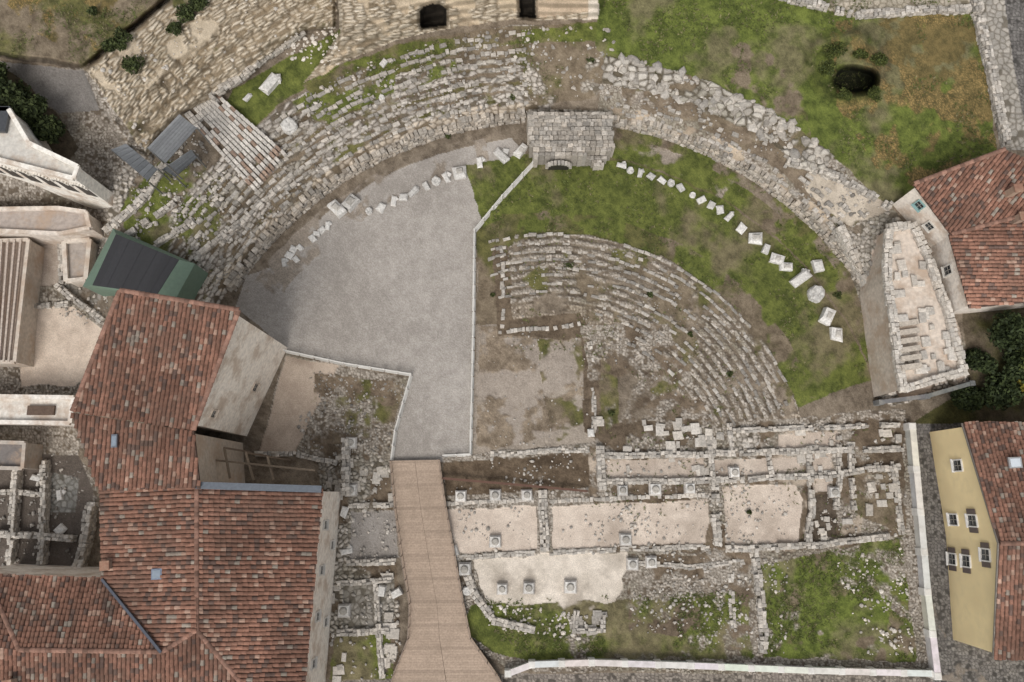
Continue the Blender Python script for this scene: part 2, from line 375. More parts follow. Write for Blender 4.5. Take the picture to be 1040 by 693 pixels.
def rocks(mb,poly,n,s0,s1,lo=.2,hi=.6,clump=.45):
    xs=[p[0] for p in poly];ys=[p[1] for p in poly]
    x=rng.uniform(min(xs),max(xs),n*4);y=rng.uniform(min(ys),max(ys),n*4)
    k=inpoly(x,y,poly)&(fbm(x,y,18,3,700)>clump);x=x[k][:n];y=y[k][:n]
    z=zat(x,y)+.08
    for a,b,c in zip(x,y,z):
        s=s0+(s1-s0)*random.random()**3;wx_,wy_=W(a,b,c)
        P=ICO*rng.uniform(.75,1.2,(12,1))*np.array([s,s*random.uniform(.6,.9),s*random.uniform(.4,.7)])*.6
        an=random.random()*6.28;ca,sa=math.cos(an),math.sin(an)
        V=np.stack([wx_+P[:,0]*ca-P[:,1]*sa,wy_+P[:,0]*sa+P[:,1]*ca,c+.12*s+P[:,2]],-1)
        mb.add(V,IF,scol(lo,hi))
mb=MB()
rocks(mb,sec(394,478,92,150),1400,.12,.5)
rocks(mb,sec(388,450,22,82),1300,.12,.5)
rocks(mb,sec(424,452,50,82),300,.5,1.3,.3,.56,.3)
rocks(mb,[(450,465),(600,452),(918,420),(925,560),(470,565)],900,.12,.42,.3,.62,.5)
rocks(mb,[(640,560),(800,555),(800,665),(640,640)],500,.12,.4,.3,.65)
rocks(mb,[(845,560),(915,545),(928,665),(880,665)],200,.12,.45,.4,.75)
rocks(mb,sec(150,262,20,102),600,.10,.28,.2,.5,.48)
rocks(mb,[(310,375),(414,388),(398,466),(300,460)],350,.12,.4,.2,.5)
rocks(mb,[(325,450),(397,468),(408,690),(325,690)],300,.15,.5,.3,.6)
rocks(mb,[(100,160),(180,120),(240,180),(200,290),(110,230)],500,.15,.6)
rocks(mb,[(60,240),(110,240),(110,340),(60,320)],120,.15,.45)
rocks(mb,[(0,460),(85,460),(85,575),(0,575)],120,.15,.45)
rocks(mb,[(285,35),(345,25),(345,70),(290,60)],90,.2,.6,.5,.75,.3)
rocks(mb,[(850,240),(908,216),(920,400),(900,408)],160,.12,.4)
rocks(mb,[(475,600),(520,615),(600,625),(590,650),(500,640)],160,.15,.45,.4,.75,.3)
rocks(mb,[(530,28),(625,28),(625,100),(535,100)],120,.15,.6,.3,.6,.4)
rocks(mb,CL,200,.12,.5,.4,.62,.45)
rocks(mb,[(484,335),(592,340),(600,445),(484,460)],120,.08,.25,.3,.55,.4)
mb.obj('rubble_stones',m_stone)
def arcrow(mb,r,a0,a1,L,w,h,keep,lo,hi,dz=0.,thr=.36,rj_=1.4,seed=910):
    a=a0
    while a<a1:
        l=L*random.uniform(.5,1.5);da=math.degrees(l*10/r)
        if random.random()<keep and float(fbm(np.array([a*3.]),np.array([r*2.]),14,2,seed)[0])>thr:
            t=math.radians(a+da/2);rj=r+random.uniform(-1,1)*rj_
            px=CX+rj*math.cos(t);py=CY-rj*math.sin(t);z=float(zat(px,py))
            x,y=W(px,py,z);ang=t+math.pi/2
            block(mb,float(x),float(y),z-.15+dz,l*.94,w*random.uniform(.7,1.1),h*random.uniform(.7,1.1)+.15,ang+random.uniform(-.08,.08),scol(lo,hi),.09,.15,.1)
        a+=da
mb=MB()
for i in range(12):
    r=266-i*8.2
    arcrow(mb,r,21 if r>200 else 25,103 if r>205 else (75 if r>185 else 62),.6,.32,.26,.88 if i<7 else .6,.24,.52,0,.37,1.0)
mb.obj('orchestra_seating',m_stone)
mb=MB()
for i in range(9): arcrow(mb,401+i*8.7,93,150-i*1.0,.6,.42,.28,.82,.26,.58,0,.34)
for i in range(5): arcrow(mb,396+i*8,24,80,.6,.4,.3,.45,.28,.58)
mb.obj('cavea_seating',m_stone)
mb=MB()
for c in range(5):
    for (a0,a1) in((22,82),(94,147)):
        a=a0
        while a<a1:
            l=random.uniform(.25,.6);t=math.radians(a);r=383.5
            px=CX+r*math.cos(t);py=CY-r*math.sin(t);x,y=W(px,py,0.)
            f=1-float(ss(np.array(py),330,440))
            if (c+1)*.42<2.1*f+.35*math.sin(a*.7)+random.uniform(-.4,.2):
                o=c*.05
                block(mb,float(x)+o*math.cos(t),float(y)+o*math.sin(t),c*.42-.03,l*.97,.7*random.uniform(.8,1.15),.44,t+math.pi/2+random.uniform(-.08,.08),scol(.28,.56,2),.08,.14,.1)
            a+=math.degrees(l*10/r)
mb.obj('podium_wall',m_stone)
def rwall(pts,w=.6,h=.6,lo=.32,hi=.62,name='ruined_wall',bl=.4,solid=False,zz=None):
    mb=MB();P=[]
    for (a,b),(c,d) in zip(pts[:-1],pts[1:]):
        n=max(1,int(math.hypot(c-a,d-b)/(bl*10)))
        for i in range(n): P.append((a+(c-a)*i/n,b+(d-b)*i/n,c-a,d-b))
    rows=max(1,round(w/.32));crs=max(1,round(h/.3));s=random.randint(0,999)
    for k,(a,b,ux,uy) in enumerate(P):
        z=float(zat(a,b)) if zz is None else zz
        x,y=W(a,b,z);x2,y2=W(a+ux*.01,b+uy*.01,z)
        ang=math.atan2(y2-y,x2-x)
        q=float(fbm(np.array([k*1.]),np.array([s*1.]),5,3,s)[0]);hh=h*(.3+1.2*q)
        if q<.28 and not solid: continue
        wob=(float(vn(np.array([k*.2]),np.array([.5]),s+1)[0])-.5)*.3
        for r in range(rows):
            off=(r+.5-rows/2)*w/rows+wob
            for c in range(crs):
                if c*.3>hh: break
                if random.random()<(.03 if solid else .1): continue
                block(mb,float(x)-math.sin(ang)*off+random.uniform(-.04,.04),float(y)+math.cos(ang)*off+random.uniform(-.04,.04),z-.12+c*.28,bl*random.uniform(.8,1.25),w/rows*random.uniform(.85,1.2),.32+random.uniform(-.05,.05),ang+random.uniform(-.15,.15),scol(lo,hi),.1,.14,.08)
    if mb.n: mb.obj(name,m_stone)
RW=[([(745,438),(830,434),(915,432)],.5,.6),([(608,463),(720,461),(820,458),(915,456)],.6,.6),([(615,490),(720,488),(815,484),(858,480),(915,474)],.6,.5),
([(452,512),(545,508)],.4,.3),([(560,508),(718,503)],.4,.3),([(551,500),(553,562)],.9,.6),([(725,488),(728,556)],.8,.6),([(820,455),(823,520),(820,552)],.6,.7),([(850,445),(852,480),(848,520)],.5,.5),
([(862,455),(866,520)],.5,.6),([(908,470),(915,545)],.6,.4),([(608,455),(610,500)],.8,.8),([(720,455),(722,490)],.5,.5),([(780,462),(782,484)],.5,.5),([(460,566),(545,562)],.5,.4),([(560,561),(640,558),(722,556)],.5,.4),([(735,557),(820,554),(905,545)],.6,.5),
([(471,576),(484,606),(502,630),(545,640)],.7,.5),([(765,560),(772,610),(775,665)],.8,.5),([(742,585),(745,640)],.6,.3),([(640,572),(700,575),(762,570)],.5,.4),
([(585,622),(583,640),(612,640),(612,622)],.5,.7),([(352,448),(354,505)],.7,1.2),([(357,514),(402,512)],.5,.5),([(355,572),(404,570)],.6,.6),([(345,592),(400,588)],.5,.7),([(345,642),(398,640)],.6,.7),([(382,590),(385,640)],.5,.6),([(384,645),(390,690)],.5,.6),
([(598,345),(604,400),(602,442)],.5,.35),([(508,338),(560,334),(592,328)],.4,.3),([(508,252),(512,300),(510,336)],.4,.3),([(500,462),(600,456)],.5,.4),([(740,432),(745,460)],.5,.6),
([(65,248),(66,292)],.5,.8),([(62,292),(108,330)],.6,.8),([(30,312),(75,310)],.6,.8),([(100,500),(92,545),(84,582)],.8,1.4),([(50,470),(46,575)],.6,1.3),([(22,465),(15,575)],.6,1.3),([(0,542),(80,547)],.6,1.2),([(0,500),(46,502)],.5,1.),
([(420,640),(412,690)],.5,.5),([(262,462),(300,462),(345,470)],.5,.7),([(110,235),(150,200),(170,165)],.8,.6),([(130,240),(180,205)],.6,.5),([(150,255),(200,225)],.6,.5),([(200,262),(250,222),(300,178)],.6,.5),([(985,-20),(1001,60),(1020,152)],.9,.9),([(785,-3),(870,17),(985,11)],.7,.8),
([(800,165),(860,185),(905,212)],.7,.8),([(888,330),(900,408)],.7,.8),([(215,98),(255,70),(310,30)],.8,.6)]
for p,w,h in RW: rwall(p,w,h)
for p,w,h in (([(850,235),(882,300),(892,345)],.8,1.4),([(892,345),(902,405)],.8,1.4)):
    rwall(p,w,h,.42,.62,'ruined_plaster_wall',.45,True)
mb=MB()
def slabs(poly,n,s0=.5,s1=1.2,lo=.38,hi=.62,g=.5,zz=None):
    xs=[p[0] for p in poly];ys=[p[1] for p in poly];x=rng.uniform(min(xs),max(xs),n*4);y=rng.uniform(min(ys),max(ys),n*4)
    k=inpoly(x,y,poly)&(fbm(x,y,22,3,1700)>g);x=x[k][:n];y=y[k][:n]
    for i,(a,b) in enumerate(zip(x,y)):
        z=float(zat(a,b)) if zz is None else zz
        X_,Y_=W(a,b,z);s=random.uniform(s0,s1)
        block(mb,float(X_),float(Y_),z-.1,s,s*random.uniform(.5,.9),.26+.09*random.random(),random.choice((0,1.57))+random.uniform(-.12,.12)+.04,scol(lo,hi),.06,.06,.04)
slabs([(600,448),(918,432),(918,470),(600,488)],38);slabs([(820,470),(915,470),(915,550),(820,550)],22);slabs([(325,450),(397,468),(400,520),(330,520)],14);slabs([(330,580),(400,580),(400,690),(330,690)],22)
slabs([(600,425),(740,428),(740,450),(600,455)],20)
slabs([(585,618),(615,618),(612,640),(583,640)],12,.6,1.1,.28,.4)
mb.obj('paving_slabs',m_stone)
# central masonry pier
mb=MB()
yy=113.
while yy<168:
    xx=535+random.uniform(0,3);rowh=random.uniform(3.2,5.)
    while xx<622:
        wl=random.uniform(3.5,7.5)
        if inpoly(np.array([xx+wl/2]),np.array([yy+2]),BLK)[0]:
            q=float(fbm(np.array([xx]),np.array([yy]),22,3,77)[0])
            top=np.interp(yy,[112,130,150,168],[3.6,3.4,2.9,2.4])+(q-.5)*1.6
            x,y=W(xx+wl/2,yy+2,top)
            ztop=top-(0.9 if (xx>596 and yy>150) else 0)
            block(mb,float(x),float(y),0.,wl*.1,rowh*.1,ztop,random.uniform(-.12,.12),scol(.26,.52,1.4),.03,.14,.12)
        xx+=wl
    yy+=rowh
e=empty('stone_pier');mb.obj('masonry',m_stone,e)
mb=MB();p=W3(568,162,2.5);yf=p.y-.1
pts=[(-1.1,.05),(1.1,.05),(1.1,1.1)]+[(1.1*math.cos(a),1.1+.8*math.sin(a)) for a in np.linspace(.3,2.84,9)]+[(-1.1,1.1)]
mb.add([(p.x+a,yf-.12,b) for a,b in pts],[tuple(range(len(pts)))],(.03,.027,.022));mb.obj('arch_shade_panel',m_paint,e)  # flat dark panel on the pier front, painted as the arch's inner shade
mb=MB()
for a in np.linspace(0,math.pi,11): box(mb,p.x+1.25*math.cos(a),yf-.1,1.0+.95*math.sin(a),.3,.45,.28,0,scol(.35,.5))
mb.obj('arch_stones',m_stone,e)
def frag(px,py,s,name='stone_fragment'):
    mb=MB();z=float(zat(px,py));x,y=W(px,py,z);x=float(x);y=float(y);l=s/10.;a=random.uniform(0,3.14)
    v=random.uniform(.5,.72);c=(v,v*.97,v*.92);k=random.random()
    if k<.6:
        block(mb,x,y,z-.02,l,l*random.uniform(.6,.95),l*random.uniform(.4,.6),a,c,.09,.18,.1)
        if s>12: block(mb,x+.05,y,z+l*.38,l*.5,l*.4,l*.25,a+.1,(v*.7,v*.66,v*.6),.1,.25)
    elif k<.75:
        n=12;A=np.linspace(0,6.283,n,endpoint=False);R=[.45,.45,.38,.42,.32,.13];Hh=[-.02,.2,.26,.42,.5,.46]
        V=np.concatenate([np.stack([x+l*r*np.cos(A)*random.uniform(.85,1.05),y+l*r*np.sin(A),np.full(n,z+l*h)],-1) for r,h in zip(R,Hh)])
        V+=rng.normal(size=V.shape)*l*.03
        fs=[(j*n+i,j*n+(i+1)%n,(j+1)*n+(i+1)%n,(j+1)*n+i) for j in range(5) for i in range(n)]+[tuple(range(5*n,6*n))]
        mb.add(V,fs,c)
    else:
        block(mb,x,y,z-.02,l*1.1,l*.55,l*.45,a,c,.1,.2,.1);block(mb,x+l*.3,y+l*.35,z-.02,l*.45,l*.4,l*.3,a+.6,c,.12,.2,.1)
    mb.obj(name,m_stone)
LS=[(289,267,8),(294,260,8),(301,264,7),(298,254,7),(305,252,7),(318,243,8),(322,238,7),(327,234,8),(333,230,8),(343,213,18),(357,207,17),(375,215,9),(387,212,9),(400,205,9),(410,201,9),(420,196,11),(433,190,9),(443,185,11),(453,181,10),(467,176,14),(487,166,11),(509,160,16),(529,155,14),
(631,169,9),(640,174,9),(650,177,9),(661,180,8),(672,184,9),(681,187,10),(691,192,9),(703,199,8),(712,204,9),(722,209,9),(731,214,9),(740,221,10),(752,233,10),(766,243,14),(777,254,11),(788,264,13),(797,272,13),(812,284,18),(827,300,20),(838,322,16),(848,340,14),(830,271,12),(276,87,19),(295,130,18),(252,100,8),(390,65,8),(600,440,8),(388,100,7)]
for f in LS: frag(*f)
def cbase(px,py,s=1.0):
    mb=MB();z=float(zat(px,py))+.1;x,y=W(px,py,z);x=float(x);y=float(y)
    v=random.uniform(.55,.74);c=(v,v*.97,v*.92)
    block(mb,x,y,z-.2,s,s,.5,random.uniform(-.05,.05),(v*.75,v*.7,v*.65),.03,.06)
    box(mb,x,y,z+.3,s*.8,s*.8,.22,0,c)
    n=14;A=np.linspace(0,6.283,n,endpoint=False);R=[.30,.31,.27,.25,.22];Hh=[.5,.58,.64,.7,.74]
    V=np.concatenate([np.stack([x+s*r*np.cos(A),y+s*r*np.sin(A),np.full(n,z+h)],-1) for r,h in zip(R,Hh)])
    mb.add(V,[(j*n+i,j*n+(i+1)%n,(j+1)*n+(i+1)%n,(j+1)*n+i) for j in range(4) for i in range(n)]+[tuple(range(4*n,5*n))],(v*.62,v*.58,v*.52))
    mb.obj('column_base',m_stone)
for p in [(468,504),(503,503),(535,503),(632,498),(665,497),(700,496),(745,480),(510,598),(537,597),(579,596),(642,573),(661,571),(472,578),(357,450),(357,498),(503,550),(635,548),(350,620),(846,500)]:
    cbase(p[0],p[1],random.uniform(1.05,1.3))
for p in [(474,600),(462,560),(388,600),(403,602),(350,520),(352,560),(38,486),(62,503),(62,538)]: frag(p[0],p[1],10)
def pathpts(pts,step):
    out=[]
    for (a,b),(c,d) in zip(pts[:-1],pts[1:]):
        n=max(1,int(math.hypot(c-a,d-b)/(step*10)))
        for i in range(n): out.append((a+(c-a)*i/n,b+(d-b)*i/n))
    out.append(pts[-1]);return out
def seg(mb,p,q,w,h,z0,c):
    dx,dy=q[0]-p[0],q[1]-p[1];l=math.hypot(dx,dy)
    if l<.01:return
    ux,uy=dx/l,dy/l;nx_,ny_=-uy*w/2,ux*w/2
    V=[]
    for zz in(0,h):
        for (P,s) in((p,-1),(q,-1),(q,1),(p,1)):
            V.append((P[0]+nx_*s,P[1]+ny_*s,P[2]+z0+zz))
    mb.add(V,[(0,1,5,4),(1,2,6,5),(2,3,7,6),(3,0,4,7),(4,5,6,7),(3,2,1,0)],c)
def fence(pts,name='rail_fence',c=(.7,.68,.64)):
    e=empty(name);P=[W3(a,b,zat(a,b)) for a,b in pathpts(pts,1.3)]
    kb=MB();po=MB();ra=MB()
    for p,q in zip(P[:-1],P[1:]):
        d=math.atan2(q.y-p.y,q.x-p.x)
        v=random.uniform(.7,1.1)
        block(kb,(p.x+q.x)/2,(p.y+q.y)/2,(p.z+q.z)/2-.1,(q-p).length*.92,.34,.24,d,[k*v*.85 for k in c],.03,.1)
        for hh in(.5,.95): seg(ra,p,q,.07,.07,hh,c)
        block(po,p.x,p.y,p.z-.05,.14,.14,1.1,d,c,0,.1)
    kb.obj('kerb',m_white,e);po.obj('posts',m_paint,e);ra.obj('rails',m_paint,e)
fence([(541,168),(510,202),(482,236),(481,330),(478,462),(450,463)])
fence([(290,357),(350,370),(418,381),(402,438),(398,468)])
def wallw(pts,w,h,name='boundary_wall',c=(.72,.7,.66)):
    mb=MB();P=[W3(a,b,zat(a,b)) for a,b in pathpts(pts,3)]
    for p,q in zip(P[:-1],P[1:]):
        seg(mb,p,q,w,h,-.3,[k*random.uniform(.8,.95) for k in c]);seg(mb,p,q,w+.16,.12,h-.3,[k*random.uniform(.92,1.05) for k in c])
    for p in P: block(mb,p.x,p.y,p.z-.3,w+.25,w+.25,h+.16,0,c,.01,.1)
    mb.obj(name,m_white)
wallw([(921,434),(929,520),(936,600),(946,684)],.45,1.4)
wallw([(944,682),(820,679),(700,674),(600,671),(540,673),(516,682)],.4,1.2)
wallw([(889,410),(935,404),(980,391)],.25,1.6,'dark_parapet_wall',(.16,.165,.17))
mb=MB();
for pts in([(450,486),(520,492),(596,499)],):
    P=[W3(a,b,.7) for a,b in pts]
    for p,q in zip(P[:-1],P[1:]): seg(mb,p,q,.22,.2,0,(.16,.085,.06))
    for a,b in pathpts(pts,2.): p=W3(a,b,.0);box(mb,p.x,p.y,-.1,.15,.15,.85,0,(.14,.08,.06))
mb.obj('steel_rail_beam',m_metal)
mb=MB()
for a,b,c,d in((205,452,212,482),(228,455,234,486),(250,460,258,488),(203,466,320,478),(272,464,278,488)):
    seg(mb,W3(a,b,7.5),W3(c,d,8),.18,.18,0,(.22,.17,.12))
    p=W3(a,b,7.5);box(mb,p.x,p.y,-.2,.16,.16,7.8,0,(.2,.15,.11))
mb.obj('timber_scaffold',m_wood)
# walkway
def interp(pts,t):
    L=[0]
    for a,b in zip(pts[:-1],pts[1:]): L.append(L[-1]+abs(a[1]-b[1])+1)
    L=np.array(L)/L[-1];return np.interp(t,L,[p[0] for p in pts]),np.interp(t,L,[p[1] for p in pts])
Lp=[(397,468),(402,520),(410,575),(417,615),(415,648),(398,690),(394,720)];Rp=[(446,467),(452,510),(462,565),(471,615),(478,648),(508,690),(520,720)]
e=empty('timber_walkway');mb=MB();N=96
for i in range(N):
    for s0_,s1_ in((0,.5),(.5,1.)):
        V=[]
        la=interp(Lp,i/N);ra_=interp(Rp,i/N);lb=interp(Lp,(i+.975)/N);rb=interp(Rp,(i+.975)/N)
        for (A_,B_,s) in((la,ra_,s0_),(la,ra_,s1_-.004),(lb,rb,s1_-.004),(lb,rb,s0_)):
            V.append(tuple(W3(A_[0]*(1-s)+B_[0]*s,A_[1]*(1-s)+B_[1]*s,.55)))
        V=V+[(x,y,z-.12) for x,y,z in V]
        v=random.uniform(.93,1.06)*(1. if i%9 else .86)
        mb.add(V,[(3,2,1,0),(0,1,5,4),(1,2,6,5),(2,3,7,6),(3,0,4,7)],(.42*v,.32*v,.245*v))
mb.obj('planks',m_wood,e)
mb=MB()
for pp in(Lp,Rp):
    Q=[W3(*interp(pp,k),.5) for k in np.linspace(0,1,22)]
    for p,q in zip(Q[:-1],Q[1:]): 
        seg(mb,p,q,.16,.2,-.05,(.33,.25,.19));seg(mb,p,q,.05,.05,.95,(.3,.24,.2));box(mb,p.x,p.y,.3,.07,.07,1.2,0,(.3,.24,.2))
mb.obj('handrails',m_wood,e)
# roofs
TSP=.36
def plane_from(pts):
    A=[];b=[]
    for px,py,z in pts:
        x,y=W(px,py,z);A.append((float(x),float(y),1));b.append(z)
    return np.linalg.lstsq(np.array(A),np.array(b),rcond=None)[0]
def onplane(px,py,pl):
    z=10.
    for _ in range(30):
        x,y=W(px,py,z);z=pl[0]*float(x)+pl[1]*float(y)+pl[2]
    x,y=W(px,py,z);return Vector((float(x),float(y),z))
def roof(pts,parent,name='tiled_roof',tone=1.,eave=True):
    pl=plane_from(pts);V=[onplane(p[0],p[1],pl) for p in pts]
    g=Vector((-pl[0],-pl[1]));gl=g.length
    d=g/gl if gl>1e-4 else Vector((0,-1))
    dn=Vector((d.x,d.y,-gl)).normalized();ac=Vector((-d.y,d.x,0));nrm=ac.cross(dn)
    if nrm.z<0:nrm=-nrm
    mb=MB();n=len(V)
    lo=[v-Vector((0,0,.22)) for v in V]
    mb.add([tuple(v) for v in V]+[tuple(v) for v in lo],[tuple(range(n))]+[(i,(i+1)%n,n+(i+1)%n,n+i) for i in range(n)],(.085*tone,.052*tone,.04*tone))
    O=V[0];U=[(v-O).dot(ac) for v in V];Vv=[(v-O).dot(dn) for v in V]
    u=min(U)+TSP/2;ns=5;sd=random.randint(0,9999)
    while u<max(U):
        cr=[]
        for i in range(n):
            a,b=U[i],U[(i+1)%n]
            if (a>u)!=(b>u): cr.append(Vv[i]+(Vv[(i+1)%n]-Vv[i])*(u-a)/(b-a))
        cr.sort();rowk=random.uniform(.88,1.12)
        for v0,v1 in zip(cr[::2],cr[1::2]):
            v1+=random.uniform(.02,.14) if eave else 0
            v=v0
            while v<v1-.05:
                L=min(.46*random.uniform(.85,1.1),v1-v);uj=u+random.uniform(-.03,.03)
                q=float(fbm(np.array([u*1.]),np.array([v*.7]),3.,3,sd)[0])
                r=random.random()
                if r<.08: c=(.34,.22,.165)
                elif r<.20: c=(.125,.08,.065)
                elif r<.24: c=(.27,.23,.19)
                else:
                    k=.78+.36*random.random();c=(.235*k,.12*k,.083*k)
                k=(.6+.8*q)*tone*rowk;c=[x*k for x in c]
                vs=[]
                for (vv,rw,up) in((v,.40*TSP,.0),(v+L+.04,.50*TSP,.04)):
                    for s in range(ns):
                        t=math.pi*s/(ns-1);pnt=O+ac*(uj-rw*math.cos(t))+dn*vv+nrm*(.012+up+rw*.66*math.sin(t))
                        vs.append(tuple(pnt))
                mb.add(vs,[(i,i+1,ns+i+1,ns+i) for i in range(ns-1)],c)
                v+=L
        u+=TSP
    mb.obj(name,m_tile,parent);return V
def ridge(p,q,parent,c=(.27,.15,.11)):
    mb=MB();L=(q-p).length;n=max(1,int(L/.42));d=(q-p).normalized();s=Vector((-d.y,d.x,0)).normalized();up=s.cross(d)
    if up.z<0: up=-up
    for i in range(n):
        k=random.uniform(.6,1.35);vs=[]
        for (tt,r) in((i/n,.19),((i+1.1)/n,.23)):
            for j in range(6):
                a=math.pi*j/5;o=p+(q-p)*tt-s*(r*math.cos(a))+up*(.05+r*.8*math.sin(a));vs.append(tuple(o))
        mb.add(vs,[(j,j+1,7+j,6+j) for j in range(5)],[x*k for x in c])
    mb.obj('ridge_tiles',m_tile,parent)
def walls(V,zb,parent,m,c,inset=.35,name='walls',drop=.25):
    cx=sum(v.x for v in V)/len(V);cy=sum(v.y for v in V)/len(V);mb=MB();P=[]
    for v in V:
        d=Vector((v.x-cx,v.y-cy));k=1-inset/max(d.length,1)*1.2;P.append(Vector((cx+d.x*k,cy+d.y*k,v.z-drop)))
    for i in range(len(P)):
        a,b=P[i],P[(i+1)%len(P)]
        mb.add([(a.x,a.y,zb),(b.x,b.y,zb),tuple(b),tuple(a)],[(0,1,2,3)],c)
    mb.obj(name,m,parent);return P
def window(parent,a,b,s,z,w,h,ctr,shut=None,frame=(.6,.57,.52)):
    d=Vector((b.x-a.x,b.y-a.y,0)).normalized();nn=Vector((-d.y,d.x,0))
    mid=(a+b)/2
    if (Vector((ctr[0],ctr[1],0))-Vector((mid.x,mid.y,0))).dot(nn)>0: nn=-nn
    o=Vector((a.x,a.y,0))+d*s+Vector((0,0,z));ang=math.atan2(d.y,d.x)
    e=MB();g=MB()
    def bx(mb,off,wd,dz,hh,dep,pr,c):
        p=o+d*off+nn*(pr);box(mb,p.x,p.y,z+dz,wd,dep,hh,ang,c)
    bx(g,0,w,-h/2,h,.04,.02,(.03,.035,.04))
    for k in(-1,1): bx(e,k*(w/2+.06),.12,-h/2-.08,h+.16,.16,.06,frame)
    bx(e,0,w,h/2,.12,.16,.06,frame);bx(e,0,w+.34,-h/2-.16,.1,.3,.12,frame);bx(e,0,.06,-h/2,h,.07,.05,(.3,.28,.25));bx(e,0,w,-.03,.05,.068,.05,(.3,.28,.25))
    if shut:
        for k in(-1,1): bx(e,k*(w/2+.14+w*.25),w*.5,-h/2,h,.06,.09,shut)
    g.obj('window_glass',m_glass,parent);e.obj('window_frame',m_paint,parent)
def skylight(parent,px,py,z,w,l,fr=(.3,.32,.34),gl=(.25,.3,.36)):
    p=W3(px,py,z);mb=MB();box(mb,p.x,p.y,z,w,l,.22,.05,fr);mb.obj('skylight_frame',m_metal,parent)
    mb=MB();box(mb,p.x,p.y,z+.22,w*.75,l*.75,.03,.05,gl);mb.obj('skylight_glass',m_glass,parent)
def chimney(parent,px,py,z,h=1.2):
    p=W3(px,py,z);mb=MB();box(mb,p.x,p.y,z-.8,.6,.6,h+.8,.1,(.35,.25,.19));box(mb,p.x,p.y,z+h,.8,.8,.12,.1,(.3,.16,.11));mb.obj('chimney',m_plaster,parent)
e=empty('stucco_convent_wing')
A=roof([(122,295,16),(243,315,16),(197,436,14),(74,417,14)],e)
P=walls(A,-.5,e,m_plaster,(.85,.77,.67),.4)
ctrA=((A[0].x+A[2].x)/2,(A[0].y+A[2].y)/2)
ridge(A[0],A[1],e);ridge(A[1],A[2],e);ridge(A[0],A[3],e)
window(e,P[1],P[2],8.5,10.8,.6,.8,ctrA,frame=(.5,.42,.34));window(e,P[1],P[2],5,4.,.7,1.,ctrA,frame=(.5,.42,.34))
e=empty('tiled_convent_building')
B1=roof([(72,419,13.4),(197,438,13.4),(203,494,12.4),(100,497,12.4)],e);walls(B1,-.5,e,m_plaster,(.5,.42,.34),.3,'walls_link')
B2=roof([(200,493,12),(327,497,9.8),(303,762,9.8),(200,640,12)],e)
B3=roof([(103,498,10.2),(200,493,12),(200,640,12),(165,662,11.6),(105,588,10.2)],e)
B4=roof([(-60,583,10.2),(105,588,10.2),(165,662,11.6),(20,660,11.6),(-60,650,11.4)],e)
B5=roof([(-60,650,11.4),(20,660,11.6),(165,662,11.6),(200,640,12),(303,762,9.4),(-60,765,9.4)],e)
ridge(B2[0],B2[3],e);ridge(B2[3],W3(303,762,9.7),e);ridge(B4[3],B4[2],e);ridge(B4[2],B2[3],e);ridge(W3(-5,605,10.6),B4[3],e)
fp=[B3[0],B2[0],B2[1],B2[2],B5[5],B4[0],B4[1]]
P=walls(fp,-.5,e,m_plaster,(.80,.73,.64),.35)
ctr=(sum(v.x for v in fp)/7,sum(v.y for v in fp)/7)
for s,z in((3,6),(7,6),(11,6),(15,6),(5,2.5),(12,2.5)): window(e,P[2],P[3],s,z,.7,1.,ctr)
def gutter(p,q,w,c,nm,z=.12):
    mb=MB();seg(mb,p,q,w,.14,z,c);mb.obj(nm,m_metal,e)
gutter(B2[0],B2[1],.6,(.16,.18,.21),'gutter');gutter(B4[1],B4[2],.22,(.12,.13,.16),'valley_gutter',.2)
skylight(e,160,583,11.3,.9,.9,(.2,.24,.32));skylight(e,117,448,13.3,.5,1.1,(.2,.22,.26));chimney(e,14,693,11,.9);chimney(e,110,574,10.6,.6)
e=empty('yellow_house')
Y1=roof([(978,430,6.3),(1120,430,6.3),(1120,552,9.3),(1015,552,9.3)],e,tone=1.05)
Y2=roof([(1015,552,9.3),(1120,552,9.3),(1120,672,6.8),(1010,668,6.8)],e,tone=1.1)
ridge(Y1[3],Y1[2],e)
fp=[Y1[0],Y1[3],Y2[3],Y2[2],Y1[1]]
P=walls(fp,-.3,e,m_yellow,(.90,.73,.41),.3)
ctr=(sum(v.x for v in fp)/5,sum(v.y for v in fp)/5)
for s,z in((3.5,4.2),(8.6,2.),(8.6,5.2)): window(e,P[0],P[1],s,z,.95,1.35,ctr,shut=None if z<5 else (.13,.10,.09),frame=(.75,.73,.7))
for s,z in((1.2,6.6),(2.,3.4),(2.,1.)): window(e,P[1],P[2],s,z,.95,1.25,ctr,shut=(.13,.10,.09),frame=(.75,.73,.7))
skylight(e,1030,470,7.6,1.2,1.0,(.45,.45,.45),(.6,.65,.7))
mb=MB();seg(mb,Y1[0],Y1[3],.2,.15,-.2,(.3,.27,.24));seg(mb,Y1[3],Y2[3],.2,.15,-.2,(.3,.27,.24));mb.obj('verge_board',m_metal,e)
e=empty('stone_house')
R1=roof([(928,187,9.5),(1020,152,11),(1110,190,11),(1110,200,11),(966,238,9.5)],e,tone=1.25)
R2=roof([(964,238,8.9),(1110,182,10.6),(1110,300,10.6),(985,313,8.9)],e,tone=1.35)
fp=[R1[0],R2[0],R2[3],R2[2],R1[2],R1[1]]
P=walls(fp,1.,e,m_plaster,(.78,.71,.63),.3)
ctr=(sum(v.x for v in fp)/6,sum(v.y for v in fp)/6)
window(e,P[0],P[1],1.6,8,.7,1.,ctr,frame=(.25,.42,.42));window(e,P[0],P[1],3.8,7,.7,1.,ctr);window(e,P[1],P[2],3,6.8,.8,1.2,ctr)
ridge(R1[4],R1[3],e);ridge(R1[0],R1[1],e);chimney(e,1028,195,11,.9);chimney(e,1035,222,10.4,.7)
e=empty('green_service_shed')
O=[(115,232),(198,268),(176,308),(84,291)];I=[(118,238),(182,264),(160,299),(94,290)]
